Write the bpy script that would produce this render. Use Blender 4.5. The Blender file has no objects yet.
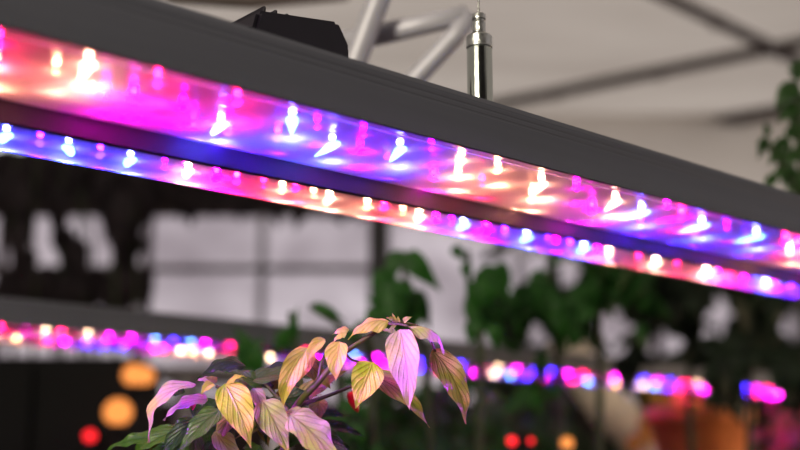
import bpy, bmesh, math, random
from mathutils import Vector, Matrix
R = random.Random(7)
col = bpy.context.scene.collection
sc = bpy.context.scene

# ------------------------------------------------------------------ camera
LENS, FPX = 50.0, 50.0/36*800
TH = math.atan(238/FPX)
CAM = Vector((0, 0, 1.3))
FWD = Vector((0, math.cos(TH), math.sin(TH)))
UPV = Vector((0, -math.sin(TH), math.cos(TH)))
cd = bpy.data.cameras.new('camera'); cam = bpy.data.objects.new('camera', cd); col.objects.link(cam)
cam.location = CAM; cam.rotation_euler = (math.pi/2+TH, 0, 0)
cd.lens = LENS; cd.sensor_width = 36; cd.clip_start = .01
cd.dof.use_dof = True; cd.dof.focus_distance = .645; cd.dof.aperture_fstop = 4.0
sc.camera = cam

def ray(x, y): return Vector(((x-400), 0, 0)) + UPV*(225-y) + FWD*FPX
def at(x, y, d): return CAM + ray(x, y)*(d/FPX)
def on_z(x, y, z):
    r = ray(x, y); return CAM + r*((z-CAM.z)/r.z)
def on_y(x, y, Y):
    r = ray(x, y); return CAM + r*((Y-CAM.y)/r.y)

# ------------------------------------------------------------------ materials
def hexc(r, g, b):
    f = lambda c: ((c/255)/12.92 if c/255 <= .04045 else ((c/255+.055)/1.055)**2.4)
    return (f(r), f(g), f(b), 1)
def new_mat(name):
    m = bpy.data.materials.new(name); m.use_nodes = True
    nt = m.node_tree; nt.nodes.clear()
    out = nt.nodes.new('ShaderNodeOutputMaterial')
    return m, nt, out
def bsdf_mat(name, color, rough=.5, metal=0, var=0, scale=20, bump=0, spec=.5, color2=None, coat=0, stretch=(1,1,1)):
    m, nt, out = new_mat(name)
    b = nt.nodes.new('ShaderNodeBsdfPrincipled'); nt.links.new(b.outputs[0], out.inputs[0])
    b.inputs['Base Color'].default_value = color; b.inputs['Roughness'].default_value = rough
    b.inputs['Metallic'].default_value = metal; b.inputs['Specular IOR Level'].default_value = spec
    b.inputs['Coat Weight'].default_value = coat
    if var or bump or color2:
        tc = nt.nodes.new('ShaderNodeTexCoord'); mp = nt.nodes.new('ShaderNodeMapping'); mp.inputs['Scale'].default_value = stretch
        nt.links.new(tc.outputs['Object'], mp.inputs[0])
        n = nt.nodes.new('ShaderNodeTexNoise'); n.inputs['Scale'].default_value = scale; n.inputs['Detail'].default_value = 4
        nt.links.new(mp.outputs[0], n.inputs['Vector'])
        if var or color2:
            cr = nt.nodes.new('ShaderNodeValToRGB')
            c2 = color2 or tuple(max(0, c*(1-var)) for c in color[:3])+(1,)
            cr.color_ramp.elements[0].position = .35; cr.color_ramp.elements[1].position = .65
            cr.color_ramp.elements[0].color = c2; cr.color_ramp.elements[1].color = color
            nt.links.new(n.outputs[0], cr.inputs[0]); nt.links.new(cr.outputs[0], b.inputs['Base Color'])
        if bump:
            bp = nt.nodes.new('ShaderNodeBump'); bp.inputs['Strength'].default_value = bump; bp.inputs['Distance'].default_value = .002
            nt.links.new(n.outputs[0], bp.inputs['Height']); nt.links.new(bp.outputs[0], b.inputs['Normal'])
    return m
def emit_mat(name, color, strength):
    m, nt, out = new_mat(name)
    e = nt.nodes.new('ShaderNodeEmission'); e.inputs[0].default_value = tuple(color)+(1,); e.inputs[1].default_value = strength
    nt.links.new(e.outputs[0], out.inputs[0]); m.cycles.emission_sampling = 'NONE'
    return m
def cloth_mat(name, color, color2, trans=.6, scale=1.5, stretch=(1,1,1)):
    m, nt, out = new_mat(name)
    tc = nt.nodes.new('ShaderNodeTexCoord'); mp = nt.nodes.new('ShaderNodeMapping'); mp.inputs['Scale'].default_value = stretch
    n = nt.nodes.new('ShaderNodeTexNoise'); n.inputs['Scale'].default_value = scale; n.inputs['Detail'].default_value = 5
    cr = nt.nodes.new('ShaderNodeValToRGB'); cr.color_ramp.elements[0].position = .3; cr.color_ramp.elements[1].position = .7
    cr.color_ramp.elements[0].color = color2; cr.color_ramp.elements[1].color = color
    d = nt.nodes.new('ShaderNodeBsdfDiffuse'); t = nt.nodes.new('ShaderNodeBsdfTranslucent'); mx = nt.nodes.new('ShaderNodeMixShader')
    L = nt.links.new
    L(tc.outputs['Object'], mp.inputs[0]); L(mp.outputs[0], n.inputs['Vector']); L(n.outputs[0], cr.inputs[0])
    L(cr.outputs[0], d.inputs[0]); L(cr.outputs[0], t.inputs[0]); mx.inputs[0].default_value = trans
    L(d.outputs[0], mx.inputs[1]); L(t.outputs[0], mx.inputs[2]); L(mx.outputs[0], out.inputs[0])
    return m
def leaf_mat(name, c_main, c_alt, c_vein, rough=.4, trans=.3, bump=.85):
    """leaf with midrib and side veins from its UV (u along, v across)"""
    m, nt, out = new_mat(name); L = nt.links.new; N = nt.nodes.new
    uv = N('ShaderNodeUVMap'); sep = N('ShaderNodeSeparateXYZ'); L(uv.outputs[0], sep.inputs[0])
    def mt(op, a, b=None, c=None):
        q = N('ShaderNodeMath'); q.operation = op
        for i, v in enumerate((a, b, c)):
            if v is None: continue
            if isinstance(v, (int, float)): q.inputs[i].default_value = v
            else: L(v, q.inputs[i])
        return q.outputs[0]
    av = mt('ABSOLUTE', mt('SUBTRACT', sep.outputs['Y'], .5))
    tc = N('ShaderNodeTexCoord')
    ns = N('ShaderNodeTexNoise'); ns.inputs['Scale'].default_value = 90; ns.inputs['Detail'].default_value = 3; L(tc.outputs['Object'], ns.inputs['Vector'])
    ph = mt('ADD', mt('SUBTRACT', mt('MULTIPLY', sep.outputs['X'], 6), mt('MULTIPLY', mt('POWER', av, .8), 5)), mt('MULTIPLY', ns.outputs[0], .35))
    sv = mt('ABSOLUTE', mt('SUBTRACT', mt('FRACT', ph), .5))             # 0 on the vein
    svm = mt('SUBTRACT', 1, mt('MINIMUM', mt('MULTIPLY', sv, 5), 1))
    mr = mt('MULTIPLY', mt('SUBTRACT', 1, mt('MINIMUM', mt('MULTIPLY', av, 26), 1)), .6)
    vein = mt('MAXIMUM', mt('MULTIPLY', svm, .35), mr)
    n2 = N('ShaderNodeTexNoise'); n2.inputs['Scale'].default_value = 45; n2.inputs['Detail'].default_value = 4; L(tc.outputs['Object'], n2.inputs['Vector'])
    cr = N('ShaderNodeValToRGB'); cr.color_ramp.elements[0].position = .38; cr.color_ramp.elements[1].position = .62
    cr.color_ramp.elements[0].color = c_main; cr.color_ramp.elements[1].color = c_alt; L(n2.outputs[0], cr.inputs[0])
    mx = N('ShaderNodeMix'); mx.data_type = 'RGBA'; L(vein, mx.inputs[0]); L(cr.outputs[0], mx.inputs[6]); mx.inputs[7].default_value = c_vein
    b = N('ShaderNodeBsdfPrincipled'); b.inputs['Roughness'].default_value = rough; L(mx.outputs[2], b.inputs['Base Color'])
    b.inputs['Specular IOR Level'].default_value = .45
    n3 = N('ShaderNodeTexNoise'); n3.inputs['Scale'].default_value = 260; L(tc.outputs['Object'], n3.inputs['Vector'])
    h = mt('SUBTRACT', mt('MULTIPLY', n3.outputs[0], .9), mt('MULTIPLY', vein, 1.0))
    bp = N('ShaderNodeBump'); bp.inputs['Strength'].default_value = bump; bp.inputs['Distance'].default_value = .0012
    L(h, bp.inputs['Height']); L(bp.outputs[0], b.inputs['Normal'])
    t = N('ShaderNodeBsdfTranslucent'); L(mx.outputs[2], t.inputs[0])
    ms = N('ShaderNodeMixShader'); ms.inputs[0].default_value = trans*.8; L(b.outputs[0], ms.inputs[1]); L(t.outputs[0], ms.inputs[2])
    L(ms.outputs[0], out.inputs[0])
    return m

M = {}
M['alu'] = bsdf_mat('grey_anodised_aluminium', hexc(92, 93, 102), .55, .15, var=.12, scale=60, bump=.12, stretch=(.05, 1, 1))
M['dark_alu'] = bsdf_mat('dark_plum_aluminium', hexc(20, 18, 26), .6, .1, var=.1, scale=40)
M['panel'] = bsdf_mat('white_led_board', (.36, .34, .37, 1), .2, 0, var=.12, scale=35, bump=1.0, coat=.5, stretch=(.5, 1, 1))
M['steel'] = bsdf_mat('polished_steel', (.48, .51, .48, 1), .16, 1, bump=.03, scale=40)
M['knurl'] = bsdf_mat('knurled_steel', (.5, .51, .5, 1), .32, 1, bump=.3, scale=300)
M['wire'] = bsdf_mat('steel_wire', (.35, .35, .34, 1), .35, 1, bump=.4, scale=900)
M['black'] = bsdf_mat('black_plastic', hexc(26, 20, 34), .45, var=.3, scale=30, bump=.1)
M['black2'] = bsdf_mat('matt_black_sheet', hexc(14, 12, 17), .8, var=.3, scale=3, bump=.1)
M['pipe'] = bsdf_mat('galvanised_pipe', hexc(188, 186, 196), .45, .15, var=.15, scale=14)
M['beam'] = bsdf_mat('dull_grey_beam', hexc(104, 96, 94), .7, var=.2, scale=4)
M['brown'] = bsdf_mat('dark_brown_timber', hexc(66, 52, 50), .75, var=.35, scale=5, stretch=(.3, 1, 3), bump=.2)
M['ceil'] = cloth_mat('woven_shade_screen', hexc(182, 170, 159), hexc(160, 148, 137), .65, 1.1, (.5, 2.0, 1))
M['poly'] = cloth_mat('milky_polycarbonate', hexc(222, 215, 216), hexc(186, 178, 180), .9, 2.2, (1, 1, 1.4))
M['wall'] = bsdf_mat('dark_greenhouse_wall', hexc(52, 46, 50), .8, var=.35, scale=2.5, bump=.2)
M['floor'] = bsdf_mat('concrete_floor', hexc(90, 86, 84), .85, var=.3, scale=4, bump=.3)
M['stem'] = bsdf_mat('green_stem', hexc(92, 98, 48), .5, var=.35, scale=120, bump=.3)
M['darkstem'] = bsdf_mat('dark_green_stem', hexc(58, 70, 40), .6, var=.35, scale=60, bump=.2)
M['young'] = leaf_mat('young_yellow_leaf', hexc(206, 226, 70), hexc(222, 214, 112), hexc(150, 156, 50))
M['pink'] = leaf_mat('pinkish_young_leaf', hexc(200, 212, 106), hexc(206, 182, 176), hexc(148, 140, 80))
M['mid'] = leaf_mat('olive_leaf', hexc(140, 150, 60), hexc(160, 140, 84), hexc(92, 92, 40))
M['green'] = leaf_mat('green_leaf', hexc(72, 118, 40), hexc(98, 134, 56), hexc(50, 84, 30), .35)
M['dark'] = leaf_mat('dark_green_leaf', hexc(44, 78, 32), hexc(60, 90, 44), hexc(30, 54, 24), .35)
M['bgleaf'] = leaf_mat('deep_green_foliage', hexc(36, 84, 26), hexc(52, 104, 34), hexc(26, 60, 18), .45, .3)
M['bgdark'] = leaf_mat('blackish_green_foliage', hexc(16, 32, 12), hexc(26, 46, 18), hexc(10, 20, 9), .5, .12)  # near-black green base colours
M['bgyel'] = leaf_mat('warm_lit_yellow_foliage', hexc(220, 170, 70), hexc(180, 150, 60), hexc(140, 100, 50), .5, .3)  # yellowish leaves; the orange light on them is put into the colour
M['bgred'] = leaf_mat('wine_red_foliage', hexc(190, 60, 70), hexc(140, 80, 130), hexc(90, 40, 70), .5, .2)
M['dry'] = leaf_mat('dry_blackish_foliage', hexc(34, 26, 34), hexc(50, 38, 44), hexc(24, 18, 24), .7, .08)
M['terra'] = bsdf_mat('terracotta', hexc(214, 128, 74), .75, var=.2, scale=20, bump=.3)
M['soil'] = bsdf_mat('potting_soil', hexc(44, 34, 26), .95, var=.5, scale=90, bump=.8)
M['bench'] = bsdf_mat('grey_bench_top', hexc(122, 116, 122), .6, var=.2, scale=8)
M['chili'] = bsdf_mat('red_chili_skin', hexc(226, 34, 40), .22, var=.15, scale=30, coat=.5)
M['flower'] = bsdf_mat('pink_petal', hexc(250, 96, 130), .5, var=.2, scale=90)
M['duct'] = cloth_mat('white_duct_fabric', hexc(236, 226, 214), hexc(210, 198, 186), .35, 5)
M['orange'] = emit_mat('warm_orange_globe', (1, .36, .10), 1.1)
M['redlamp'] = emit_mat('red_globe', (1, .03, .04), 2.0)

def cover_mat():
    m, nt, out = new_mat('clear_ribbed_cover'); L = nt.links.new; N = nt.nodes.new
    tc = N('ShaderNodeTexCoord'); mp = N('ShaderNodeMapping'); mp.inputs['Scale'].default_value = (6, 40, 1); L(tc.outputs['Object'], mp.inputs[0])
    n = N('ShaderNodeTexNoise'); n.inputs['Scale'].default_value = 1.6; L(mp.outputs[0], n.inputs['Vector'])
    bp = N('ShaderNodeBump'); bp.inputs['Strength'].default_value = .25; bp.inputs['Distance'].default_value = .002; L(n.outputs[0], bp.inputs['Height'])
    tr = N('ShaderNodeBsdfTransparent'); tl = N('ShaderNodeBsdfTranslucent'); tl.inputs[0].default_value = (.95, .9, 1, 1)
    gl = N('ShaderNodeBsdfGlossy'); gl.inputs['Roughness'].default_value = .15; L(bp.outputs[0], gl.inputs['Normal'])
    m1 = N('ShaderNodeMixShader'); m1.inputs[0].default_value = .32; L(tr.outputs[0], m1.inputs[1]); L(tl.outputs[0], m1.inputs[2])
    m2 = N('ShaderNodeMixShader'); m2.inputs[0].default_value = .05; L(m1.outputs[0], m2.inputs[1]); L(gl.outputs[0], m2.inputs[2])
    L(m2.outputs[0], out.inputs[0])
    return m
M['cover'] = cover_mat()

# ------------------------------------------------------------------ mesh helpers
def link(name, bm, mat, parent=None, smooth=False):
    me = bpy.data.meshes.new(name); bm.normal_update(); bm.to_mesh(me); bm.free()
    for m in (mat if isinstance(mat, (list, tuple)) else [mat]): me.materials.append(m)
    if smooth:
        for p in me.polygons: p.use_smooth = True
    o = bpy.data.objects.new(name, me); col.objects.link(o)
    if parent: o.parent = parent
    return o
def empty(name, loc=(0, 0, 0), rz=0):
    o = bpy.data.objects.new(name, None); o.empty_display_size = .05; col.objects.link(o); o.location = loc; o.rotation_euler.z = rz
    return o
def tag(o, label, cat, group=None, kind=None):
    o['label'] = label; o['category'] = cat
    if group: o['group'] = group
    if kind: o['kind'] = kind
    return o
def struct(name, bm, mat):
    o = link(name, bm, mat); o['kind'] = 'structure'; return o
def box(bm, a, b, bevel=0):
    a, b = Vector(a), Vector(b); c = (a+b)/2; s = b-a
    g = bmesh.ops.create_cube(bm, size=1, matrix=Matrix.Translation(c) @ Matrix.Diagonal((abs(s.x), abs(s.y), abs(s.z), 1)))
    if bevel:
        es = list({e for v in g['verts'] for e in v.link_edges})
        bmesh.ops.bevel(bm, geom=es, offset=bevel, segments=2, affect='EDGES', profile=.5)
def tube(bm, pts, r, n=12, cap=True):
    """tube along pts; r a number or a list of radii"""
    pts = [Vector(p) for p in pts]; rs = r if isinstance(r, (list, tuple)) else [r]*len(pts)
    rings = []; ref = None
    for i, p in enumerate(pts):
        d = (pts[min(i+1, len(pts)-1)]-pts[max(i-1, 0)]).normalized()
        if ref is None:
            ref = d.orthogonal().normalized()
        ref = (ref-d*ref.dot(d)).normalized(); b = d.cross(ref)
        rings.append([bm.verts.new(p+(ref*math.cos(2*math.pi*k/n)+b*math.sin(2*math.pi*k/n))*rs[i]) for k in range(n)])
    for A, B in zip(rings, rings[1:]):
        for k in range(n): bm.faces.new((A[k], A[(k+1) % n], B[(k+1) % n], B[k]))
    if cap:
        bm.faces.new(rings[0][::-1]); bm.faces.new(rings[-1])
def lathe(bm, prof, c=(0, 0, 0), n=40):
    c = Vector(c); rings = []
    for r, z in prof:
        rings.append([bm.verts.new(c+Vector((r*math.cos(2*math.pi*k/n), r*math.sin(2*math.pi*k/n), z))) for k in range(n)])
    for A, B in zip(rings, rings[1:]):
        for k in range(n): bm.faces.new((A[k], A[(k+1) % n], B[(k+1) % n], B[k]))
    if prof[0][0] > 1e-6: bm.faces.new(rings[0][::-1])
    if prof[-1][0] > 1e-6: bm.faces.new(rings[-1])
    bmesh.ops.remove_doubles(bm, verts=bm.verts, dist=1e-6)
def ball(bm, c, r, sq=(1, 1, 1), n=12):
    bmesh.ops.create_uvsphere(bm, u_segments=n*2, v_segments=n, radius=r, matrix=Matrix.Translation(Vector(c)) @ Matrix.Diagonal((*sq, 1)))
def curve(pts, n=8):
    """Catmull-Rom through pts"""
    P = [Vector(p) for p in pts]; P = [P[0]*2-P[1]]+P+[P[-1]*2-P[-2]]; out = []
    for i in range(1, len(P)-2):
        for k in range(n):
            t = k/n; a, b, c, d = P[i-1:i+3]
            out.append(.5*((2*b)+(c-a)*t+(2*a-5*b+4*c-d)*t*t+(3*b-a-3*c+d)*t**3))
    return out+[P[-2]]
def leaf(bm, base, tip, width, nrm, arch=.15, fold=.25, curl=.0, wave=.03, nu=14, nv=8, petiole=0, seed=0, bend=(0, 0, 0)):
    """one pointed ovate leaf: folded along the midrib, arched, wavy at the margin"""
    rr = random.Random(seed)
    base, tip = Vector(base), Vector(tip); a = tip-base; Ln = a.length; nrm = Vector(nrm)
    s = a.cross(nrm).normalized(); nn = s.cross(a).normalized()
    ctrl = (base+tip)/2+nn*arch*Ln*1.6+Vector(bend)*Ln
    uvl = bm.loops.layers.uv.verify(); grid = []; p1, p2 = rr.random()*6, rr.random()*6
    for i in range(nu+1):
        u = i/nu; c = base*(1-u)**2+ctrl*2*u*(1-u)+tip*u*u
        tg = ((ctrl-base)*(1-u)+(tip-ctrl)*u).normalized(); sd = (s-tg*s.dot(tg)).normalized(); up = sd.cross(tg)
        w = width*.5*((u**.52)*((1-u)**1.30)/.341 + .012)
        row = []
        for j in range(nv+1):
            v = j/nv*2-1
            z = abs(v)*w*fold-curl*w*v*v+math.sin(u*17+p1+(0 if v > 0 else p2))*wave*Ln*v*v
            row.append((bm.verts.new(c+sd*v*w+up*z), (u, j/nv)))
        grid.append(row)
    for i in range(nu):
        for j in range(nv):
            q = (grid[i][j], grid[i+1][j], grid[i+1][j+1], grid[i][j+1])
            f = bm.faces.new([x[0] for x in q]); f.smooth = True
            for lp, x in zip(f.loops, q): lp[uvl].uv = x[1]
def at_leaf(px0, px1, d0, d1): return at(*px0, d0), at(*px1, d1)

# ------------------------------------------------------------------ setting
CZ = 3.35            # ceiling height
WY = 6.4             # back wall
bm = bmesh.new(); box(bm, (-6, -2.5, -.05), (8, WY+.3, 0)); struct('floor', bm, M['floor'])
bm = bmesh.new(); v = [bm.verts.new(p) for p in ((-6, -2.5, CZ), (8, -2.5, CZ), (8, WY+.2, CZ), (-6, WY+.2, CZ))]; bm.faces.new(v); struct('ceiling', bm, M['ceil'])
# back wall: frame of dark timber around milky panels, each panel a window of its own
def wz(y): return on_y(400, y, WY).z
def wx(x, y=280): return on_y(x, y, WY).x
bm = bmesh.new()
box(bm, (-6, WY, 0), (8, WY+.08, .9)); box(bm, (-6, WY, wz(206)), (wx(392), WY+.08, wz(150)))
struct('wall_back', bm, M['wall'])
xs = [-6, wx(-160), wx(0), wx(146), wx(262), wx(385), wx(520), wx(655), wx(790), wx(930), 8]
for i in range(len(xs)-1):
    bm = bmesh.new(); box(bm, (xs[i], WY+.03, .9), (xs[i+1], WY+.05, wz(206))); o = struct('window_%d' % (i+1), bm, M['poly'])
    bm = bmesh.new(); box(bm, (xs[i]-.02, WY-.03, .9), (xs[i]+.02, WY+.03, wz(206))); f = link('window_frame', bm, M['pipe'] if i in (4, 6, 8) else M['brown'], o)
bm = bmesh.new(); box(bm, (-6, WY-.05, wz(272)), (wx(392), WY+.02, wz(267))); o = struct('trim_1', bm, M['beam'])
bm = bmesh.new(); bm.faces.new([bm.verts.new(p) for p in ((wx(392), WY-.01, wz(212)), (8, WY-.01, wz(212)), (8, WY-.01, CZ-.004), (wx(392), WY-.01, CZ-.004))]); struct('wall_upper', bm, M['ceil'])
bm = bmesh.new(); box(bm, (-6, WY-.06, wz(216)), (wx(392), WY+.02, wz(204))); o = struct('trim_2', bm, M['brown'])
bm = bmesh.new(); box(bm, (-6, WY-.05, .85), (8, WY+.02, wz(402))); o = struct('trim_3', bm, M['brown'])
bm = bmesh.new(); v = [bm.verts.new(p) for p in ((-6, -2.5, 0), (-6, WY, 0), (-6, WY, CZ), (-6, -2.5, CZ))]; bm.faces.new(v); struct('wall_left', bm, M['wall'])
bm = bmesh.new(); v = [bm.verts.new(p) for p in ((8, -2.5, 0), (8, WY, 0), (8, WY, CZ), (8, -2.5, CZ))]; bm.faces.new(v); struct('wall_right', bm, M['poly'])
bm = bmesh.new(); v = [bm.verts.new(p) for p in ((-6, -2.5, 0), (8, -2.5, 0), (8, -2.5, CZ), (-6, -2.5, CZ))]; bm.faces.new(v); struct('wall_front', bm, M['wall'])

# beams under the ceiling
def beam(p, q, w, h, label, mat='beam', grp=None):
    a, b = on_z(*p, CZ-h/2-.003), on_z(*q, CZ-h/2-.003)
    d = (b-a).normalized(); a = a-d*1.2; b = b+d*1.2
    bm = bmesh.new(); L = (b-a).length
    box(bm, (0, -w/2, -h/2), (L, w/2, h/2), .008)
    for k in range(int(L/.6)):                    # clips that hold the screen
        box(bm, (.2+k*.6, -w*.62, -h*.62), (.24+k*.6, w*.62, h*.4))
    o = link('ceiling_beam', bm, M[mat]); o.location = a; o.rotation_euler.z = math.atan2(d.y, d.x)
    return tag(o, label, 'beam', grp)
beam((520, 100), (772, 49), .06, .05, 'grey beam crossing under shade screen, right of the cable gripper')
beam((610, 141), (800, 108), .10, .06, 'lower dark beam under shade screen, just above the lamp at right')
b3 = beam((690, -4), (800, 50), .05, .04, 'grey bar running down into the upper right corner of the ceiling')
b3.location.z -= .06

# ------------------------------------------------------------------ LED fixtures
VP = Vector((1277, 0, math.cos(TH)*FPX+238*math.sin(TH)))
DD = Vector((VP.x, VP.z, 0)).normalized(); NN = Vector((-DD.y, DD.x, 0)); RZ = math.atan2(DD.y, DD.x)
chipmats = {}
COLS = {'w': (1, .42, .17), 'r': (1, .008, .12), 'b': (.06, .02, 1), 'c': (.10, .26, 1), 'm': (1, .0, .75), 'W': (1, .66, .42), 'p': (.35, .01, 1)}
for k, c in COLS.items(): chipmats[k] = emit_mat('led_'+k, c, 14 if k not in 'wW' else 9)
lightdata = {}
def led_light(k, power):
    if (k, power) not in lightdata:
        l = bpy.data.lights.new('led_glow', 'POINT'); l.energy = power; l.color = {'w': (1, .38, .20), 'W': (1, .44, .28), 'c': (.09, .10, 1), 'b': (.08, .004, 1), 'p': (.3, 0, 1)}.get(k, COLS[k]); l.shadow_soft_size = .002
        lightdata[(k, power)] = l
    return lightdata[(k, power)]
chipmesh = {}
farmats = {k: emit_mat('far_led_'+k, c, 60 if k not in 'wW' else 34) for k, c in COLS.items()}
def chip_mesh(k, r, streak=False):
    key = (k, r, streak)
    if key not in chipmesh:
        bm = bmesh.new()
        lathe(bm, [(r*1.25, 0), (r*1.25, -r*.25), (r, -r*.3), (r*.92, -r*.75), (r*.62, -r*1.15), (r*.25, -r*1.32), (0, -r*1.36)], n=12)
        if streak:                                                         # glare streak shaped as a glowing drop: wide head, thin tail
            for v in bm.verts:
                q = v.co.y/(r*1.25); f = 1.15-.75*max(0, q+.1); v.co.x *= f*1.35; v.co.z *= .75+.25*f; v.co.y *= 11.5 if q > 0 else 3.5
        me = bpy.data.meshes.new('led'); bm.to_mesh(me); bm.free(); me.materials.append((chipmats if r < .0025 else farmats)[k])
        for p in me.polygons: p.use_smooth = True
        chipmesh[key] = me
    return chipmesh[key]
PANEL = .0065
def fixture(P, z, t0, t1, leds, label, power, group=None, cr=.0019, rib=.0115):
    """leds: (t along the fixture, y across it, colour)"""
    root = empty('grow_light', CAM*1+DD*t0+NN*P+Vector((0, 0, z)), RZ); L = t1-t0
    tag(root, label, 'lamp', group)
    # housing: open-bottomed extrusion, grooves along the upper side, sloped top lips
    W = .182; t = .002
    prof = [(0, 0), (0, .0205), (.00018, .0208), (.00018, .0218), (0, .0221), (0, .0240), (.00018, .0243), (.00018, .0251), (0, .0254), (0, .0272), (.00015, .0275), (.00015, .0281), (.0001, .0284),
            (.0015, .0316), (.004, .0326), (W-.004, .0326), (W-.0015, .0316), (W, .0284), (W, 0), (W-t, 0), (W-t, .012), (t, .012), (t, 0)]
    bm = bmesh.new(); A = [bm.verts.new((0, y, h)) for y, h in prof]; B = [bm.verts.new((L, y, h)) for y, h in prof]; n = len(prof)
    for i in range(n): bm.faces.new((A[i], A[(i+1) % n], B[(i+1) % n], B[i]))
    for X in (-.003, L):                                                    # end caps
        box(bm, (X, 0, 0), (X+.003, W, .0326))
    bmesh.ops.recalc_face_normals(bm, faces=bm.faces)
    link('housing', bm, M['alu'], root)
    bm = bmesh.new(); box(bm, (0, .0905, -rib), (L, .0945, .0195), .0006)
    link('centre_rib', bm, M['dark_alu'], root)
    for y0, y1 in ((.002, .0905), (.0945, .180)):
        bm = bmesh.new(); box(bm, (0, y0, PANEL), (L, y1, PANEL+.0025)); pn = link('led_board', bm, M['panel'], root)
        bm = bmesh.new(); k = 14; rows = []
        for i in range(k+1):
            s = i/k; y = y0+(y1-y0)*s; zz = .0006-.0042*math.sin(math.pi*s)**.5
            rows.append((bm.verts.new((0, y, zz)), bm.verts.new((L, y, zz))))
        for i in range(k): f = bm.faces.new((rows[i][0], rows[i+1][0], rows[i+1][1], rows[i][1])); f.smooth = True
        link('lens_cover', bm, M['cover'], root)
        bm = bmesh.new()
        for yy in (y0+.004, y1-.005): box(bm, (0, yy, -.0016), (L, yy+.0012, -.0003), .0003)
        link('cover_edge', bm, M['cover'], root)
    for tt, y, k in leds:
        if not (t0+.01 < tt < t1-.01): continue
        small = k.endswith('.'); k = k[0]
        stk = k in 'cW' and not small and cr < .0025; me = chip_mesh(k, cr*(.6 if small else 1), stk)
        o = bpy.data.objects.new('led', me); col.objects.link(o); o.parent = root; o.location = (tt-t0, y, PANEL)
        if cr < .0025 and not small and not stk: o.scale = (1.1, 2.4, 1)  # dome stretched into the shape of its glare
        if cr < .0025: o.rotation_euler.z = math.radians(-22+14*math.sin(tt*90))
        g = bpy.data.objects.new('led_glow', led_light(k, power*(.4 if small else 1)*{'w': .6, 'W': .6, 'c': 1.2, 'b': .7, 'm': .8, 'p': .7, 'r': .6}[k])); col.objects.link(g); g.parent = root; g.location = (tt-t0, y, PANEL-.0048)
    return root
def led_at(x, y, P, z, k, lo=None, hi=None):
    r = ray(x, y); q = r*((z+PANEL-.002)/r.z)
    return (q.dot(DD), q.dot(NN)-P, k)
P1, Z1 = .4181, .1714
S1 = [(0,68,'w'),(4,44,'r'),(95,66,'W'),(62,72,'w.'),(112,96,'m.'),(165,84,'r'),(140,100,'m'),(190,108,'m.'),(245,103,'r'),(228,126,'c'),(222,138,'b'),(200,125,'b.'),(300,121,'c'),(285,138,'b'),(340,146,'c'),(325,128,'p.'),(368,152,'m.'),(372,136,'p.'),(408,151,'c'),(395,165,'b.'),(435,182,'m.'),(440,150,'p.'),(470,162,'w'),(466,178,'w'),(506,171,'w'),(490,186,'r.'),(550,186,'W'),(540,200,'w'),(585,190,'m.'),(600,212,'m'),(624,203,'W'),(650,214,'c'),(648,226,'b'),(676,208,'m.'),(690,218,'r'),(710,227,'c'),(702,236,'b'),(735,230,'p.'),(765,238,'c'),(755,246,'b'),(794,243,'r'),(798,254,'w')]
S2 = [(5,140,'c'),(-20,136,'b'),(40,146,'b'),(72,150,'c'),(100,158,'b'),(127,165,'c'),(160,172,'p.'),(193,173,'W'),(176,178,'m.'),(215,181,'m'),(238,184,'r'),(262,190,'r.'),(283,193,'w'),(301,190,'r'),(335,200,'W'),(318,198,'w.'),(366,210,'w'),(390,209,'r'),(405,216,'w.'),(418,220,'W'),(440,222,'m.'),(465,228,'c'),(452,226,'p.'),(490,232,'m'),(507,236,'b'),(530,240,'c'),(552,244,'b.'),(562,243,'m.'),(590,250,'c'),(575,248,'b'),(612,256,'w'),(600,254,'m.'),(640,262,'r.'),(660,265,'W'),(683,268,'r.'),(702,276,'W'),(735,275,'r'),(722,277,'m.'),(750,280,'m.'),(772,286,'c'),(797,289,'b')]
leds = []
for x, y, k in S1:
    tt, yy, kk = led_at(x, y, P1, Z1, k); leds.append((tt, min(max(yy+.007, .014), .083), kk))
for x, y, k in S2:
    tt, yy, kk = led_at(x, y, P1, Z1, k); leds.append((tt, min(max(yy+.006, .105), .172), kk))
seq = 'rwbcmbrwWcb'
for s in range(9):                                                          # the pattern goes on past the frame
    for yy in (.045, .135):
        leds.append((.86+s*.035, yy+.015*math.sin(s*2.1), seq[s % len(seq)]))
        if s < 4: leds.append((.125-s*.035, yy+.015*math.sin(s*2.1), seq[s % len(seq)]))
main = fixture(P1, Z1, .03, 1.13, leds, 'long grey twin-strip grow light crossing the front of the picture, nearest the camera', .054)

P2, Z2 = 1.25, .155
TOPB = [(0,333,'m.'),(27,333,'W'),(48,333,'r'),(75,335,'W'),(94,337,'m'),(120,338,'m'),(137,341,'c'),(158,342,'b'),(178,343,'c'),(200,343,'m'),(218,346,'r')]
BOTB = [(-15,338,'W'),(1,341,'w'),(22,345,'r'),(45,345,'m'),(70,346,'b'),(90,347,'b'),(110,348,'b'),(130,352,'m'),(150,351,'r'),(168,352,'W'),(187,352,'w'),(204,353,'W'),(218,354,'m')]
leds2 = []
for x, y, k in TOPB: leds2.append((led_at(x, y, P2, Z2, k)[0], .045, k))
for x, y, k in BOTB: leds2.append((led_at(x, y, P2, Z2, k)[0], .163, k))
s2 = 'rwWmbcbmrWmb'
for i in range(9):
    leds2.append((.52-i*.05, .045, s2[i])); leds2.append((.54-i*.05, .163, s2[(i+5) % 12]))
tend = led_at(226, 350, P2, Z2, 'w')[0]+.03
fixture(P2, Z2, .15, tend, leds2, 'far grow light at left with coloured lamps above the black cabinet', .06, cr=.0030, rib=.001)
leds3 = []; rr = random.Random(3); tt = tend+.06; k = 0
zone = 'rbcmWbmbrWmbbmrWmcbmbrWwmbbmrWmbcmmbrW'
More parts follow.
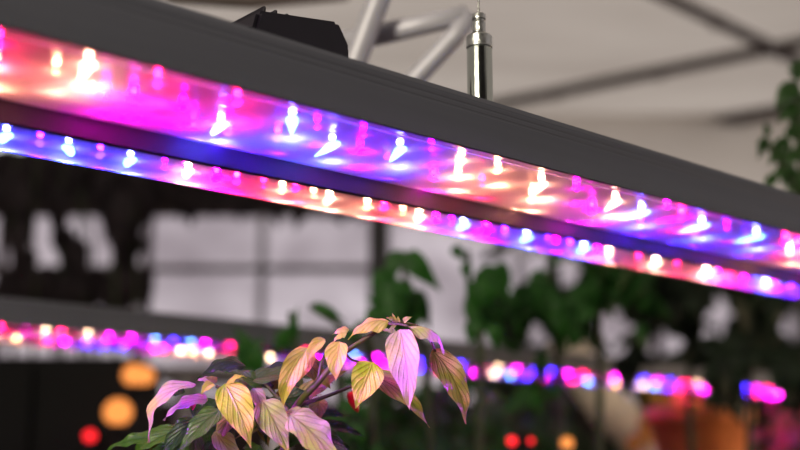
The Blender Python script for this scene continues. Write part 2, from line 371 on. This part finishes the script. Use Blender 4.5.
while tt < 2.75:
    leds3.append((tt, .045, zone[k % len(zone)])); leds3.append((tt+.022, .163, zone[(k*3+4) % len(zone)])); tt += .045; k += 1
fixture(P2, Z2, tend+.012, 2.85, leds3, 'far grow light behind the leafy plants at right, lamps glinting between leaves', .07, cr=.0036, rib=.001)

# ------------------------------------------------------------------ cable grippers on the main fixture
def gripper(t, y, label):
    o = CAM+DD*t+NN*(P1+y)+Vector((0, 0, Z1+.0326))
    root = empty('cable_gripper', o); tag(root, label, 'gripper')
    root.scale = (1, 1, 1)
    bm = bmesh.new(); lathe(bm, [(.0100, 0), (.0100, .003), (.0078, .0032), (.0078, .0385), (.0072, .0392)]); link('barrel', bm, M['steel'], root, False)
    bm = bmesh.new(); lathe(bm, [(.0068, .0385), (.0080, .0394), (.0080, .0455), (.0074, .0462), (.0050, .0466)]); c = link('collar', bm, M['knurl'], root)
    bm = bmesh.new()
    prof = [(.0036, .0464), (.0036, .0478), (.0041, .0482), (.0041, .0540), (.0034, .0548), (.0034, .0556), (.0042, .0560), (.0042, .0584), (.0034, .0592)]
    lathe(bm, prof, n=24); link('plunger', bm, M['knurl'], root)
    bm = bmesh.new()
    H = CZ-.004-o.z
    for k in range(3):                                                     # twisted strands
        pts = []; n = 120
        for i in range(n+1):
            zz = .058+(H-.058)*(i/n)**2.2; a = zz*900+k*2.094
            pts.append((.00028*math.cos(a), .00028*math.sin(a), zz))
        tube(bm, pts, .00048, 6)
    link('suspension_cable', bm, M['wire'], root, True)
    for p in root.children:
        if p.name.startswith(('barrel', 'plunger', 'collar')):
            for vv in p.data.vertices: vv.co.z *= 1.13
            for q in p.data.polygons: q.use_smooth = False
# place the gripper where the photo shows it on the top face
q = ray(480, 90); q = q*((P1+.03)/q.dot(NN)); TG = q.dot(DD)
gripper(TG, .030, 'steel cable gripper standing on the near lamp under its wire')

# black driver box on the lamp
def on_P(x, y, P):
    r = ray(x, y); q = r*(P/r.dot(NN)); return q
PB = P1+.075
zt = lambda x, y: on_P(x, y, PB).z
tb0, tb1 = on_P(195, 20, PB).dot(DD), on_P(351, 50, PB).dot(DD)
root = empty('lamp_driver', CAM+DD*tb0+NN*PB+Vector((0, 0, Z1+.0326)), RZ)
tag(root, 'black box with ribbed lid lying on top of the near lamp', 'box')
bm = bmesh.new(); Lb = tb1-tb0; hb = zt(335, 21)-(Z1+.0326)
pr = [(0, 0), (0, hb*.55), (Lb*.35, hb*.62), (Lb*.38, hb*.86), (Lb*.92, hb*1.02), (Lb, hb*.78), (Lb, 0)]
A = [bm.verts.new((x, 0, z)) for x, z in pr]; B = [bm.verts.new((x, .065, z)) for x, z in pr]; n = len(pr)
bm.faces.new(A); bm.faces.new(B[::-1])
for i in range(n): bm.faces.new((A[i], B[i], B[(i+1) % n], A[(i+1) % n]))
bmesh.ops.recalc_face_normals(bm, faces=bm.faces); bmesh.ops.bevel(bm, geom=list(bm.edges), offset=.0025, segments=2, affect='EDGES')
link('case', bm, M['black'], root)
bm = bmesh.new(); tube(bm, curve([(0, .02, hb*.3), (-.02, .015, hb*.4), (-.05, .0, .006), (-.12, -.02, .0045), (-.2, -.03, .0045)]), .004, 10); link('power_cord', bm, M['black'], root, True)
bm = bmesh.new()
for i in range(6): box(bm, (Lb*(.45+.075*i), .006, hb*.9), (Lb*(.46+.075*i), .059, hb*.97), .001)
link('rib', bm, M['black'], root)

# white-grey tubular truss behind the lamp
root = empty('pipe_truss', at(360, 110, .95)); tag(root, 'pale galvanised pipe truss seen above the near lamp, left of the gripper', 'truss')
def part_tube(name, pts, r, mat):
    bm = bmesh.new(); tube(bm, [Vector(p)-root.location for p in pts], r, 20); return link(name, bm, mat, root, True)
d0 = .95
part_tube('strut', [at(376, -60, d0), at(382, -10, d0), at(352, 70, d0), at(338, 112, d0)], .0102, M['pipe'])
part_tube('crossbar', [at(300, 52, d0+.08), at(390, 32, d0+.03), at(466, 15, d0)], [.0100, .0094, .0082], M['pipe'])
part_tube('strut', [at(471, 14, d0), at(455, 36, d0), at(410, 84, d0), at(385, 120, d0)], .0084, M['pipe'])
part_tube('lower_chord', [at(280, 99, d0-.03), at(340, 112, d0), at(390, 122, d0+.08), at(500, 148, d0+.3)], .011, M['pipe'])
part_tube('hanger', [at(376, -60, d0), at(376, -60, d0)+Vector((0, 0, CZ-.01-at(376, -60, d0).z))], .008, M['pipe'])
part_tube('upper_tube', [at(170, -4, 1.3), at(250, 2, 1.4), at(345, -6, 1.5)], .009, M['beam'])

# ------------------------------------------------------------------ main pepper plant (in focus)
D0 = .635
BZ = .84                                                                  # bench top
plant = empty('pepper_plant', at(300, 470, D0)*1); plant.location.z = BZ+.17
tag(plant, 'pepper plant in sharp focus with yellow and purple lit young leaves under the near lamp', 'plant')
PO = plant.location.copy()
lc = [0]
def lf(b, t, w, mat, d0=0, d1=0, n=(0, -1, .35), arch=.12, fold=.22, curl=.1, wave=.02, bend=(0, 0, 0)):
    lc[0] += 1
    a, c = at(*b, D0+d0)-PO, at(*t, D0+d1)-PO
    c = c+(c-a)*.03; bm = bmesh.new(); leaf(bm, a, c, w*.94*D0/FPX, n, arch, fold*1.6, curl, wave*1.5, 18, 10, seed=lc[0], bend=bend)
    return link('leaf', bm, M[mat], plant)
def st(pts, r0, r1, mat='stem'):
    pts = curve([at(x, y, D0+d)-PO for x, y, d in pts], 6); n = len(pts)
    bm = bmesh.new(); tube(bm, pts, [r0+(r1-r0)*i/(n-1) for i in range(n)], 10); return link('stem', bm, M[mat], plant, True)
# stems
base = PO*1
bm = bmesh.new(); pts = curve([Vector((0, 0, -.012)), Vector((.004, 0, .1)), at(285, 470, D0+.02)-PO, at(292, 415, D0+.01)-PO, at(320, 380, D0)-PO, at(346, 352, D0)-PO, at(376, 332, D0)-PO, at(392, 321, D0)-PO])
tube(bm, pts, [.0030*(1-i/(len(pts)-1))**1.2+.0008 for i in range(len(pts))], 10); link('stem', bm, M['stem'], plant, True)
st([(288, 450, .02), (265, 425, .01), (240, 400, 0), (216, 386, 0)], .0020, .0009)
st([(318, 382, 0), (322, 362, 0), (330, 346, 0), (338, 337, -.002)], .0012, .00018)
st([(292, 415, .01), (275, 395, .015), (262, 380, .02)], .0014, .0008)
st([(300, 405, .01), (330, 395, .02), (360, 383, .02)], .0014, .0008)
st([(345, 353, 0), (352, 360, 0), (362, 362, 0)], .0008, .0006)
st([(388, 324, 0), (398, 324, -.004), (408, 326, -.008)], .0009, .0006)
st([(390, 322, 0), (402, 322, .004), (424, 330, .006), (436, 352, .01)], .0008, .0006)
# upper sprig
lf((389, 322), (349, 339), 24, 'young', 0, -.004, (0, -.8, .7), arch=.12, fold=-.15, curl=.25, bend=(.0, 0, .22))
lf((400, 329), (409, 408), 36, 'pink', -.004, -.010, (-.35, -1, .25), arch=.12, fold=.30, bend=(.10, 0, 0))
lf((408, 326), (443, 354), 25, 'pink', 0, .004, (.4, -.5, .9), arch=.22, fold=-.3, curl=.2, bend=(.12, 0, .12))
lf((432, 350), (465, 422), 31, 'mid', .010, .006, (.2, -1, .2), arch=.10, fold=.22, bend=(.12, 0, .02))
lf((362, 372), (427, 426), 25, 'mid', .016, .014, (-.2, -.9, .5), arch=.15, fold=.20, bend=(.08, 0, .10))
lf((373, 362), (356, 407), 34, 'young', -.002, -.006, (.2, -1, .3), arch=.08, fold=.2, bend=(-.02, 0, 0))
lf((340, 342), (336, 380), 25, 'young', -.006, -.010, (-.25, -1, .3), arch=.12, fold=.35)
lf((347, 332), (333, 344), 12, 'young', -.004, -.005, (0, -.6, .9), arch=.2, fold=-.3, bend=(0, 0, .2))
lf((349, 330), (333, 335), 11, 'young', 0, .002, (0, -.8, .6), arch=.15, fold=-.2, bend=(0, 0, .2))
lf((325, 339), (308, 364), 13, 'young', -.002, -.004, (.1, -1, .4), arch=.18, fold=.3, bend=(-.18, 0, .1))
lf((308, 348), (284, 408), 24, 'young', .004, .002, (.1, -1, .1), arch=.2, fold=.35, bend=(-.18, 0, .05))
lf((312, 352), (292, 386), 16, 'young', .010, .008, (.3, -1, .2), arch=.15, fold=.3)
lf((306, 362), (330, 388), 22, 'mid', .012, .010, (0, -1, .4), arch=.1)
lf((318, 362), (338, 372), 12, 'green', .008, .006, (0, -1, .4), arch=.1)
# tip buds
rl = random.Random(5)
for i in range(26):
    x = rl.uniform(238, 322); y = rl.uniform(372, 425); a = rl.uniform(-.3, 3.3); Ln = rl.uniform(26, 46)
    lf((x, y), (x+math.cos(a)*Ln, y+math.sin(a)*Ln*.7+4), rl.uniform(14, 24), rl.choice(['green', 'dark', 'dark', 'mid']), rl.uniform(.03, .09), rl.uniform(.03, .09), (rl.uniform(-.4, .4), -1, .6), arch=.14, fold=.2)
for b, t, w in (((395, 322), (392, 313), 4), ((398, 322), (398, 316), 5), ((404, 322), (412, 317), 6), ((396, 325), (388, 333), 4), ((392, 328), (397, 342), 4), ((394, 321), (386, 318), 5), ((383, 330), (398, 336), 4)):
    lf(b, t, w, 'pink', -.003, -.004, arch=.2, fold=.5)
# left sprig
lf((196, 384), (151, 441), 21, 'pink', -.006, -.012, (-.3, -.8, .6), arch=.24, fold=.32, bend=(-.14, 0, .14))
lf((225, 384), (250, 446), 36, 'young', -.010, -.018, (.1, -1, .25), arch=.14, fold=.2, bend=(.05, 0, .02))
lf((262, 400), (288, 452), 33, 'pink', -.006, -.010, (.1, -1, .3), arch=.10, fold=.2)
lf((254, 388), (263, 418), 16, 'pink', -.002, -.004, (.4, -1, .3), arch=.15, fold=.25)
lf((226, 384), (246, 378), 11, 'young', -.010, -.010, (0, -.7, .8), arch=.15, fold=-.2, bend=(0, 0, .3))
lf((213, 383), (201, 394), 11, 'young', -.012, -.016, (0, -1, .5), arch=.15, fold=.3)
lf((217, 382), (205, 378), 8, 'mid', -.006, -.006, (0, -1, .6), arch=.15, fold=.3)
lf((212, 384), (196, 382), 9, 'pink', -.004, -.002, (0, -.7, .8), arch=.15, fold=.3, bend=(0, 0, .15))
lf((220, 410), (180, 452), 27, 'green', -.004, -.012, (-.2, -1, .5), arch=.12, fold=.2)
lf((208, 400), (165, 420), 18, 'pink', .004, .006, (0, -.8, .7), arch=.15, fold=.2, bend=(0, 0, .1))
lf((246, 366), (199, 380), 27, 'dark', .03, .03, (0, -.7, .7), arch=.2, fold=-.15, bend=(0, 0, .2))
lf((262, 385), (226, 372), 20, 'green', .02, .02, (0, -.8, .7), arch=.1, fold=.2)
lf((250, 380), (312, 378), 24, 'green', .02, .03, (0, -.8, .7), arch=.1, fold=.2)
lf((262, 378), (300, 362), 18, 'dark', .03, .04, (0, -.8, .7), arch=.1, fold=.2)
lf((280, 402), (318, 396), 24, 'dark', .02, .02, (0, -.9, .5), arch=.1, fold=.2)
lf((296, 402), (345, 372), 22, 'mid', .02, .03, (0, -.9, .5), arch=.1, fold=.2)
lf((290, 415), (338, 470), 44, 'pink', -.012, -.02, (.1, -.7, .8), arch=.12, fold=.16, wave=.03)
lf((284, 412), (318, 436), 26, 'pink', .002, -.004, (.1, -.8, .8), arch=.12, fold=.16)
lf((214, 432), (240, 470), 26, 'pink', .01, .01, (.1, -.8, .8), arch=.12, fold=.16)
lf((236, 408), (216, 444), 22, 'mid', .014, .012, (0, -1, .5), arch=.12, fold=.2)
lf((196, 418), (160, 462), 24, 'dark', .02, .016, (-.1, -1, .5), arch=.12, fold=.2)
lf((180, 430), (140, 452), 24, 'green', .035, .03, (0, -.8, .7), arch=.12, fold=.2)
lf((160, 438), (108, 450), 20, 'green', .05, .05, (0, -.8, .7), arch=.12, fold=.2)
lf((185, 392), (158, 396), 15, 'dark', .04, .04, (0, -.8, .7), arch=.12, fold=.2)
lf((300, 430), (348, 448), 30, 'dark', .03, .03, (0, -.8, .7), arch=.12, fold=.2)
rl = random.Random(21)
for i in range(46):                                                        # the deeper leaves of the bush
    x = rl.uniform(150, 335); y = rl.uniform(max(395, 470-(x-120)*.9), 470); a = rl.uniform(.2, 2.9); Ln = rl.uniform(30, 52)
    lf((x, y), (x+math.cos(a)*Ln, y+math.sin(a)*Ln*.8), rl.uniform(15, 26), rl.choice(['green', 'dark', 'dark', 'dark', 'mid']), rl.uniform(.03, .08), rl.uniform(.03, .08), (rl.uniform(-.4, .4), -1, .6), arch=.14, fold=.2)
# a pink blossom and ripening fruit hang under the sprig
def fruit(name, x0, y0, x1, y1, wpx, d, mat):
    bm = bmesh.new(); a, b = at(x0, y0, d)-PO, at(x1, y1, d)-PO; n = 12; r = wpx*d/FPX/2
    pts = [a.lerp(b, i/n) for i in range(n+1)]
    tube(bm, pts, [r*max(.06, math.sin(math.pi*min(1, (.08+.92*(i/n)))**.8))**.6 for i in range(n+1)], 14)
    f = link(name, bm, M[mat], plant, True); return f
fruit('fruit', 350, 392, 358, 412, 10, D0+.10, 'chili')
fruit('fruit', 192, 396, 193, 410, 8, D0+.01, 'flower')
# pot and bench (under the frame)
def pot(c, r, h, label, mat='terra'):
    root = empty('plant_pot', c); tag(root, label, 'pot')
    bm = bmesh.new(); lathe(bm, [(r*.68, 0), (r*.7, .003), (r*.92, h*.8), (r, h*.8), (r*1.02, h*.82), (r*1.02, h), (r*.93, h), (r*.9, h*.86), (0, h*.85)]); link('pot_body', bm, M[mat], root, True)
    bm = bmesh.new(); lathe(bm, [(r*.9, h*.86), (r*.6, h*.905), (0, h*.92)]); link('soil', bm, M['soil'], root, True)
pot((PO.x, PO.y, BZ), .085, .17, 'dark pot holding the sharp pepper plant on the bench', 'black')
def bench(x0, x1, y0, y1, z, label):
    root = empty('growing_bench', ((x0+x1)/2, (y0+y1)/2, 0)); tag(root, label, 'bench'); o = root.location
    bm = bmesh.new(); box(bm, Vector((x0, y0, z-.03))-o, Vector((x1, y1, z))-o, .004); link('bench_top', bm, M['bench'], root)
    for x in (x0+.05, x1-.09):
        for y in (y0+.05, y1-.09):
            bm = bmesh.new(); box(bm, Vector((x, y, 0))-o, Vector((x+.04, y+.04, z-.03))-o, .003); link('leg', bm, M['pipe'], root)
bench(-.5, .7, .38, .98, BZ, 'grey metal growing bench carrying the sharp pepper plant')

# ------------------------------------------------------------------ blurred background plants
def proj(p):
    q = p-CAM; z = q.dot(FWD); return 400+FPX*q.x/z, 225-FPX*q.dot(UPV)/z
def bg_plant(x, d, stems, leaves, mat, label, name='tall_vine_plant', group=None, potmat='black'):
    """x, d: pixel column and depth of its foot; stems: lists of (x,y); leaves: (bx,by,tx,ty,w)"""
    f = at(x, 463, d); f.z = 0
    root = empty(name, f); tag(root, label, 'plant', group)
    bm = bmesh.new()
    for s in stems:
        pts = [at(a, b, d+e)-f for a, b, e in s]
        pts = curve([Vector((0, 0, 0)), Vector((0, 0, .5))]+pts, 4); n = len(pts)
        tube(bm, pts, [.008-.005*i/(n-1) for i in range(n)], 8)
    link('stem', bm, M['darkstem'], root, True)
    bm = bmesh.new()
    for i, (a, b, c, e, w, dd) in enumerate(leaves):
        p, q = at(a, b, d+dd)-f, at(c, e, d+dd)-f
        leaf(bm, p, q, w*(d+dd)/FPX, (R.uniform(-.4, .4), -1, R.uniform(.1, .7)), .14, R.uniform(-.2, .25), .1, .02, 8, 4, seed=i, bend=(R.uniform(-.1, .1), 0, R.uniform(0, .15)))
    link('foliage', bm, M[mat], root)
    return root
GAPS = [(428,262,20,18),(515,268,13,26),(568,275,15,18),(612,330,24,20),(665,345,20,17),(721,318,13,17),(708,336,8,8),(790,330,14,18),(450,318,12,26),(535,340,9,12),(604,405,30,48),(540,262,8,14),(478,250,10,10)]
LIT = [(290,348,12,9),(350,354,14,9),(382,366,9,8),(432,362,36,8),(474,362,6,8),(516,369,26,10),(578,371,33,10),(645,381,9,7),(686,380,26,10),(763,384,20,9)]
def ok(px, py, m=1.0, lit=True):
    for a, b, w, h in GAPS:
        if ((px-a)/(w*m))**2+((py-b)/(h*m))**2 < 1: return False
    if lit:
        for a, b, w, h in LIT:
            if abs(px-a) < w*.85 and abs(py-b) < h: return False
    return True
def scatter(x0, x1, y0, y1, n, smin, smax, dr, m=1.0, seed=0, lit=True, check=True):
    r = random.Random(seed); out = []; tries = 0
    while len(out) < n and tries < 20000:
        tries += 1
        x, y = r.uniform(x0, x1), r.uniform(y0, y1); L = r.uniform(smin, smax); a = r.gauss(math.pi/2, .8); w = L*r.uniform(.42, .6)
        tx, ty = x+math.cos(a)*L, y+math.sin(a)*L
        if check and not all(ok(x+(tx-x)*s+o*w*.4, y+(ty-y)*s+p*w*.3, m, lit) for s in (0, .25, .5, .75, 1) for o, p in ((0, 0), (1, 0), (-1, 0), (0, 1), (0, -1))): continue
        out.append((x, y, tx, ty, w, r.uniform(-dr, dr)))
    return out
# named big leaves that read in the photo
A = [(402,250,388,292,18,0),(404,252,442,292,24,0),(392,270,378,335,20,.05),(410,290,430,330,22,.1),(452,247,466,262,14,0),(466,262,470,284,12,0),(484,264,514,312,24,0),(498,262,512,290,14,.1),(464,300,507,348,27,0),(500,300,470,345,22,.1),(398,300,412,350,18,.05)]
bg_plant(440, 1.38, [[(430, 420, 0), (412, 330, 0), (402, 252, 0)], [(480, 400, .02), (470, 320, .02), (468, 250, .02)]],
         A+scatter(385, 500, 265, 372, 34, 24, 44, .1, seed=5), 'bgleaf', 'tall leafy plant with drooping pointed leaves, just right of the sharp sprig')
B = [(590,276,612,320,34,0),(620,262,600,300,26,0),(552,300,566,356,26,0),(540,268,532,310,20,.1),(560,318,596,350,22,0),(528,300,520,345,20,.1),(544,350,541,392,14,-.05)]
bg_plant(560, 1.56, [[(560, 420, 0), (556, 340, 0), (548, 262, 0)], [(600, 410, 0), (598, 330, 0), (604, 258, 0)]],
         B+scatter(515, 640, 245, 390, 120, 22, 46, .09, m=.8, seed=8), 'bgleaf', 'bushy deep green plant in the middle distance behind the far lamp glints at centre right')
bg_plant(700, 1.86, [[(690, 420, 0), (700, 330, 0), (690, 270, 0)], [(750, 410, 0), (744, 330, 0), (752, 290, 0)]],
         [(632,352,622,398,24,-.1),(618,356,628,396,20,-.12),(716,356,726,402,26,-.1),(732,352,738,400,24,-.08),(708,366,714,396,14,-.1),(776,366,796,404,24,-.1),(796,360,786,402,24,-.1)]+scatter(622, 815, 250, 392, 300, 22, 48, .1, m=.8, seed=11), 'bgdark', 'dark blackish green plant filling the right side below the near lamp')
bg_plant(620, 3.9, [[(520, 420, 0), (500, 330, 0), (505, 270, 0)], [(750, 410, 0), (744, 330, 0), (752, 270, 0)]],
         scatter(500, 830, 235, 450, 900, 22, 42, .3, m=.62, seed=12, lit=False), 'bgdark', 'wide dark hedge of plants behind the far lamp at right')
bg_plant(480, 2.2, [[(440, 440, 0), (430, 400, 0)], [(520, 440, 0), (530, 400, 0)]],
         scatter(350, 570, 374, 460, 130, 22, 40, .2, seed=14), 'bgleaf', 'low green bush blurred behind the sharp drooping leaves', 'low_bush')
bg_plant(670, 2.6, [[(660, 440, 0), (650, 400, 0)], [(700, 440, 0), (720, 410, 0)]],
         scatter(636, 700, 384, 440, 34, 18, 32, .2, seed=15), 'bgyel', 'yellowish bush at lower right, blurred, left of the wine-red bush', 'low_bush')
bg_plant(770, 2.9, [[(740, 440, 0), (745, 400, 0)], [(790, 440, 0), (790, 410, 0)]],
         scatter(700, 815, 398, 460, 34, 18, 34, .2, seed=16), 'bgred', 'wine-red and purple bush in the lower right corner', 'low_bush')
bg_plant(350, 1.28, [[(345, 420, 0), (300, 360, 0), (290, 312, 0)], [(372, 420, 0), (352, 340, 0), (310, 306, 0)]],
         [(292,345,298,306,12,0),(286,350,296,318,18,.05),(310,305,345,322,11,0),(262,372,232,326,18,.05),(256,375,262,335,20,0),(286,330,272,360,14,.1),(250,372,236,340,20,.1)]+scatter(345, 392, 300, 350, 6, 20, 34, .1, seed=18)+scatter(300, 400, 398, 460, 22, 22, 38, .1, seed=19),
         'bgleaf', 'thin green shoot with narrow leaves rising behind the sharp pepper plant')
# plant at the right edge, top
bg_plant(812, 1.25, [[(815, 400, 0), (812, 250, 0), (800, 150, 0), (796, 80, 0)], [(815, 300, 0), (800, 200, 0), (764, 138, 0)]],
         [(797,78,786,70,9,0),(796,84,784,92,11,0),(798,84,775,112,22,0),(792,70,802,62,10,0),(800,100,790,128,22,0),(802,118,812,150,24,0),(770,140,756,146,11,0),(768,136,764,122,9,0),(775,140,784,158,14,0),(790,140,776,150,15,0),(800,150,780,172,18,0),(795,165,770,184,16,0),(804,168,796,198,20,0),(764,142,757,160,10,0),(806,92,800,118,18,0),(803,66,796,84,14,0),(797,104,778,124,18,0),(809,140,792,164,20,0),(782,146,768,166,14,0),(800,176,786,196,16,0),(776,176,764,192,12,0),(790,168,782,188,14,0),(810,60,800,74,12,0),(786,128,800,142,16,0)],
         'dark', 'slender green climber with small leaves against the ceiling at the right edge')
# dark dried plants on the left, before the bright wall
def dark_cols(seed, x0, x1, d, label, n):
    r = random.Random(seed); L = []
    for i in range(n):
        x = r.uniform(x0, x1); y = r.uniform(150, 300); w = r.uniform(14, 26); ln = r.uniform(35, 70)
        L.append((x, y, x+r.uniform(-12, 12), y+ln, w, r.uniform(-.1, .1)))
    c = (x0+x1)/2
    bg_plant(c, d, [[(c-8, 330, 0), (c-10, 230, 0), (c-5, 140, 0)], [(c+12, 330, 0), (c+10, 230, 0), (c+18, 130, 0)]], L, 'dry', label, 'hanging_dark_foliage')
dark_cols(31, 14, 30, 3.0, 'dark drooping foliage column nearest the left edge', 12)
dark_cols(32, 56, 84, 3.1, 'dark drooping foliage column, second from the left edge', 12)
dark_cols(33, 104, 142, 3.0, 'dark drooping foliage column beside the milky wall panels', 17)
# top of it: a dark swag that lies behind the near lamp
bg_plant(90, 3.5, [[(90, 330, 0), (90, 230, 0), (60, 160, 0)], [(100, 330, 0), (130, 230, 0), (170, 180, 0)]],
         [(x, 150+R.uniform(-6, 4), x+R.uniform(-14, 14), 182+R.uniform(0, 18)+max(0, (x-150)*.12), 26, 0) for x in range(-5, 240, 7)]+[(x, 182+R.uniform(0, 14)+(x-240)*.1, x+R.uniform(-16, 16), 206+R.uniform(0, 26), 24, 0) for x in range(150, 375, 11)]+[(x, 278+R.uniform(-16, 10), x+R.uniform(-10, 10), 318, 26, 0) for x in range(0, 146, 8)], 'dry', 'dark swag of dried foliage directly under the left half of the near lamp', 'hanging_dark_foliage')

# black cabinet, post, grey shelf, lamps at lower left
def cabinet():
    x0, x1 = at(-60, 400, 2.4).x, at(131, 400, 2.4).x; y0 = at(0, 400, 2.4).y; z1 = at(60, 356, 2.4).z
    root = empty('storage_cabinet', (x0, y0, 0)); tag(root, 'tall matt black cabinet below the far lamp in the lower left corner', 'cabinet')
    w = x1-x0
    bm = bmesh.new(); box(bm, (0, 0, 0), (w, .3, z1), .006); link('body', bm, M['black2'], root)
    for i in range(2):
        bm = bmesh.new(); box(bm, (.01+i*w/2, -.018, .06), (w/2-.005+i*w/2, 0, z1-.02), .003); d = link('door', bm, M['black2'], root)
        bm = bmesh.new(); hx = w/2+(-.04 if i == 0 else .03); tube(bm, [(hx, -.018, z1*.5), (hx, -.045, z1*.51), (hx, -.045, z1*.59), (hx, -.018, z1*.6)], .005, 8); link('handle', bm, M['black'], d)
cabinet()
pp = at(379, 300, 3.2); hz = at(379, 120, 3.2).z
root = empty('dark_post', (pp.x, pp.y, 0)); tag(root, 'dark upright post behind the near lamp, left of the leafy plants', 'post')
bm = bmesh.new(); box(bm, (-.028, -.028, 0), (.028, .028, at(379, 185, 3.2).z), .004); link('post_body', bm, M['black'], root)
bm = bmesh.new(); box(bm, (-.07, -.07, 0), (.07, .07, .012), .003); link('base_plate', bm, M['black'], root)
# grey bench behind, carrying pots and lamps
sh = at(165, 372, 2.9)
bench(sh.x-.02, sh.x+.36, sh.y-.05, sh.y+.2, sh.z+.01, 'blurred grey bench right of the black cabinet, under the far lamp')
def globe(x, y, d, r, mat, label, stand=0):
    c = at(x, y, d); root = empty('round_lamp', (c.x, c.y, c.z)); tag(root, label, 'lamp')
    bm = bmesh.new(); ball(bm, (0, 0, 0), r, (1.0, 1, .95)); link('globe', bm, M[mat], root, True)
    bm = bmesh.new(); lathe(bm, [(r*.45, -r*.8), (r*.42, -r*1.25), (r*.2, -r*1.35), (0, -r*1.36)], n=16); link('socket', bm, M['black'], root, True)
    bm = bmesh.new(); tube(bm, [(0, 0, -r*.9), (0, 0, -c.z+.01)], .004, 6); lathe(bm, [(.02, -c.z), (.02, -c.z+.01), (.01, -c.z+.015)], n=20); link('stake', bm, M['black'], root, True)
# pot stand, then glowing globe lamps for the orange and red blurs
def stand(c, r, label):
    root = empty('pot_stand', (c.x, c.y, 0)); tag(root, label, 'stand')
    bm = bmesh.new(); lathe(bm, [(r, c.z-.012), (r, c.z), (0, c.z)], n=20); link('tray', bm, M['black2'], root)
    bm = bmesh.new(); tube(bm, [(0, 0, .01), (0, 0, c.z-.01)], .012, 10); link('pole', bm, M['black2'], root)
    bm = bmesh.new(); lathe(bm, [(.12, 0), (.12, .01), (.02, .015)], n=20); link('foot', bm, M['black2'], root)
globe(134, 375, 2.3, .024, 'orange', 'orange round lamp glowing right of the black cabinet, upper of two')
globe(144, 376, 2.36, .022, 'orange', 'orange round lamp half hidden behind the upper orange one')
globe(118, 412, 2.18, .028, 'orange', 'lower orange round lamp glowing beside the black cabinet')
globe(90, 436, 2.3, .012, 'redlamp', 'small red lamp low beside the black cabinet')
globe(512, 441, 1.35, .006, 'redlamp', 'red round lamp at the bottom edge, leftmost of the red glints')
globe(531, 441, 1.5, .004, 'redlamp', 'thin red glint right beside the red round lamp')
globe(567, 443, 1.5, .009, 'orange', 'dim orange glint at the bottom edge, right of the red ones')
# white duct at centre right
a, b, c = at(583, 372, 3.0), at(606, 405, 2.95), at(648, 462, 2.9)
root = empty('air_duct', (c.x, c.y, 0)); tag(root, 'pale fabric air duct slanting down between the far plants', 'duct')
bm = bmesh.new(); O = root.location; pts = curve([at(560, 345, 3.05)-O, a-O, b-O, c-O, Vector((.04, 0, .8)), Vector((.05, 0, 0))], 10)
tube(bm, pts, [.055+.004*math.sin(i*1.9) for i in range(len(pts))], 20); link('duct_sleeve', bm, M['duct'], root, True)
# orange tub at lower right
c = at(702, 470, 2.1)
pot((c.x, c.y, c.z-.02), .10, at(702, 408, 2.1).z-c.z+.02, 'orange-brown clay pot blurred at lower right, between two bushes')
stand(Vector((c.x, c.y, c.z-.02)), .09, 'black stand under the clay pot at lower right')

# ------------------------------------------------------------------ light
w = bpy.data.worlds.new('world'); sc.world = w; w.use_nodes = True
bg = w.node_tree.nodes['Background']; bg.inputs[0].default_value = (.92, .95, 1, 1); bg.inputs[1].default_value = 1.38
def area(loc, target, size, power, color, spread=180):
    l = bpy.data.lights.new('offscreen_light', 'AREA'); l.energy = power; l.size = size; l.color = color; l.spread = math.radians(spread)  # unseen area light outside the frame
    o = bpy.data.objects.new('offscreen_light', l); col.objects.link(o); o.location = loc
    o.rotation_euler = (Vector(target)-Vector(loc)).to_track_quat('-Z', 'Y').to_euler()
area((-.9, -.9, 1.9), (.0, .62, 1.38), .45, 33, (1, .92, .74))  # warm key from behind the camera, aimed at the plant
area((.50, .78, 1.37), (.0, .62, 1.365), .08, .16, (.42, .03, 1), 20)  # added violet light, unseen, to tint the leaves from the right
area((-.52, .40, 1.34), (-.04, .62, 1.335), .08, .20, (.45, .03, 1), 22)  # second added violet light, tinting the leaves from the left
area((2.1, 2.0, 1.0), (.55, 2.8, 1.36), .4, 16, (1, .72, .45))  # added warm light, unseen, brightening the bushes, duct and clay pot
sc.view_settings.view_transform = 'Standard'; sc.view_settings.look = 'Medium High Contrast'
sc.cycles.use_light_tree = True; sc.cycles.max_bounces = 8; sc.cycles.transparent_max_bounces = 16
sc.cycles.use_denoising = True
sc.cycles.sample_clamp_indirect = 6
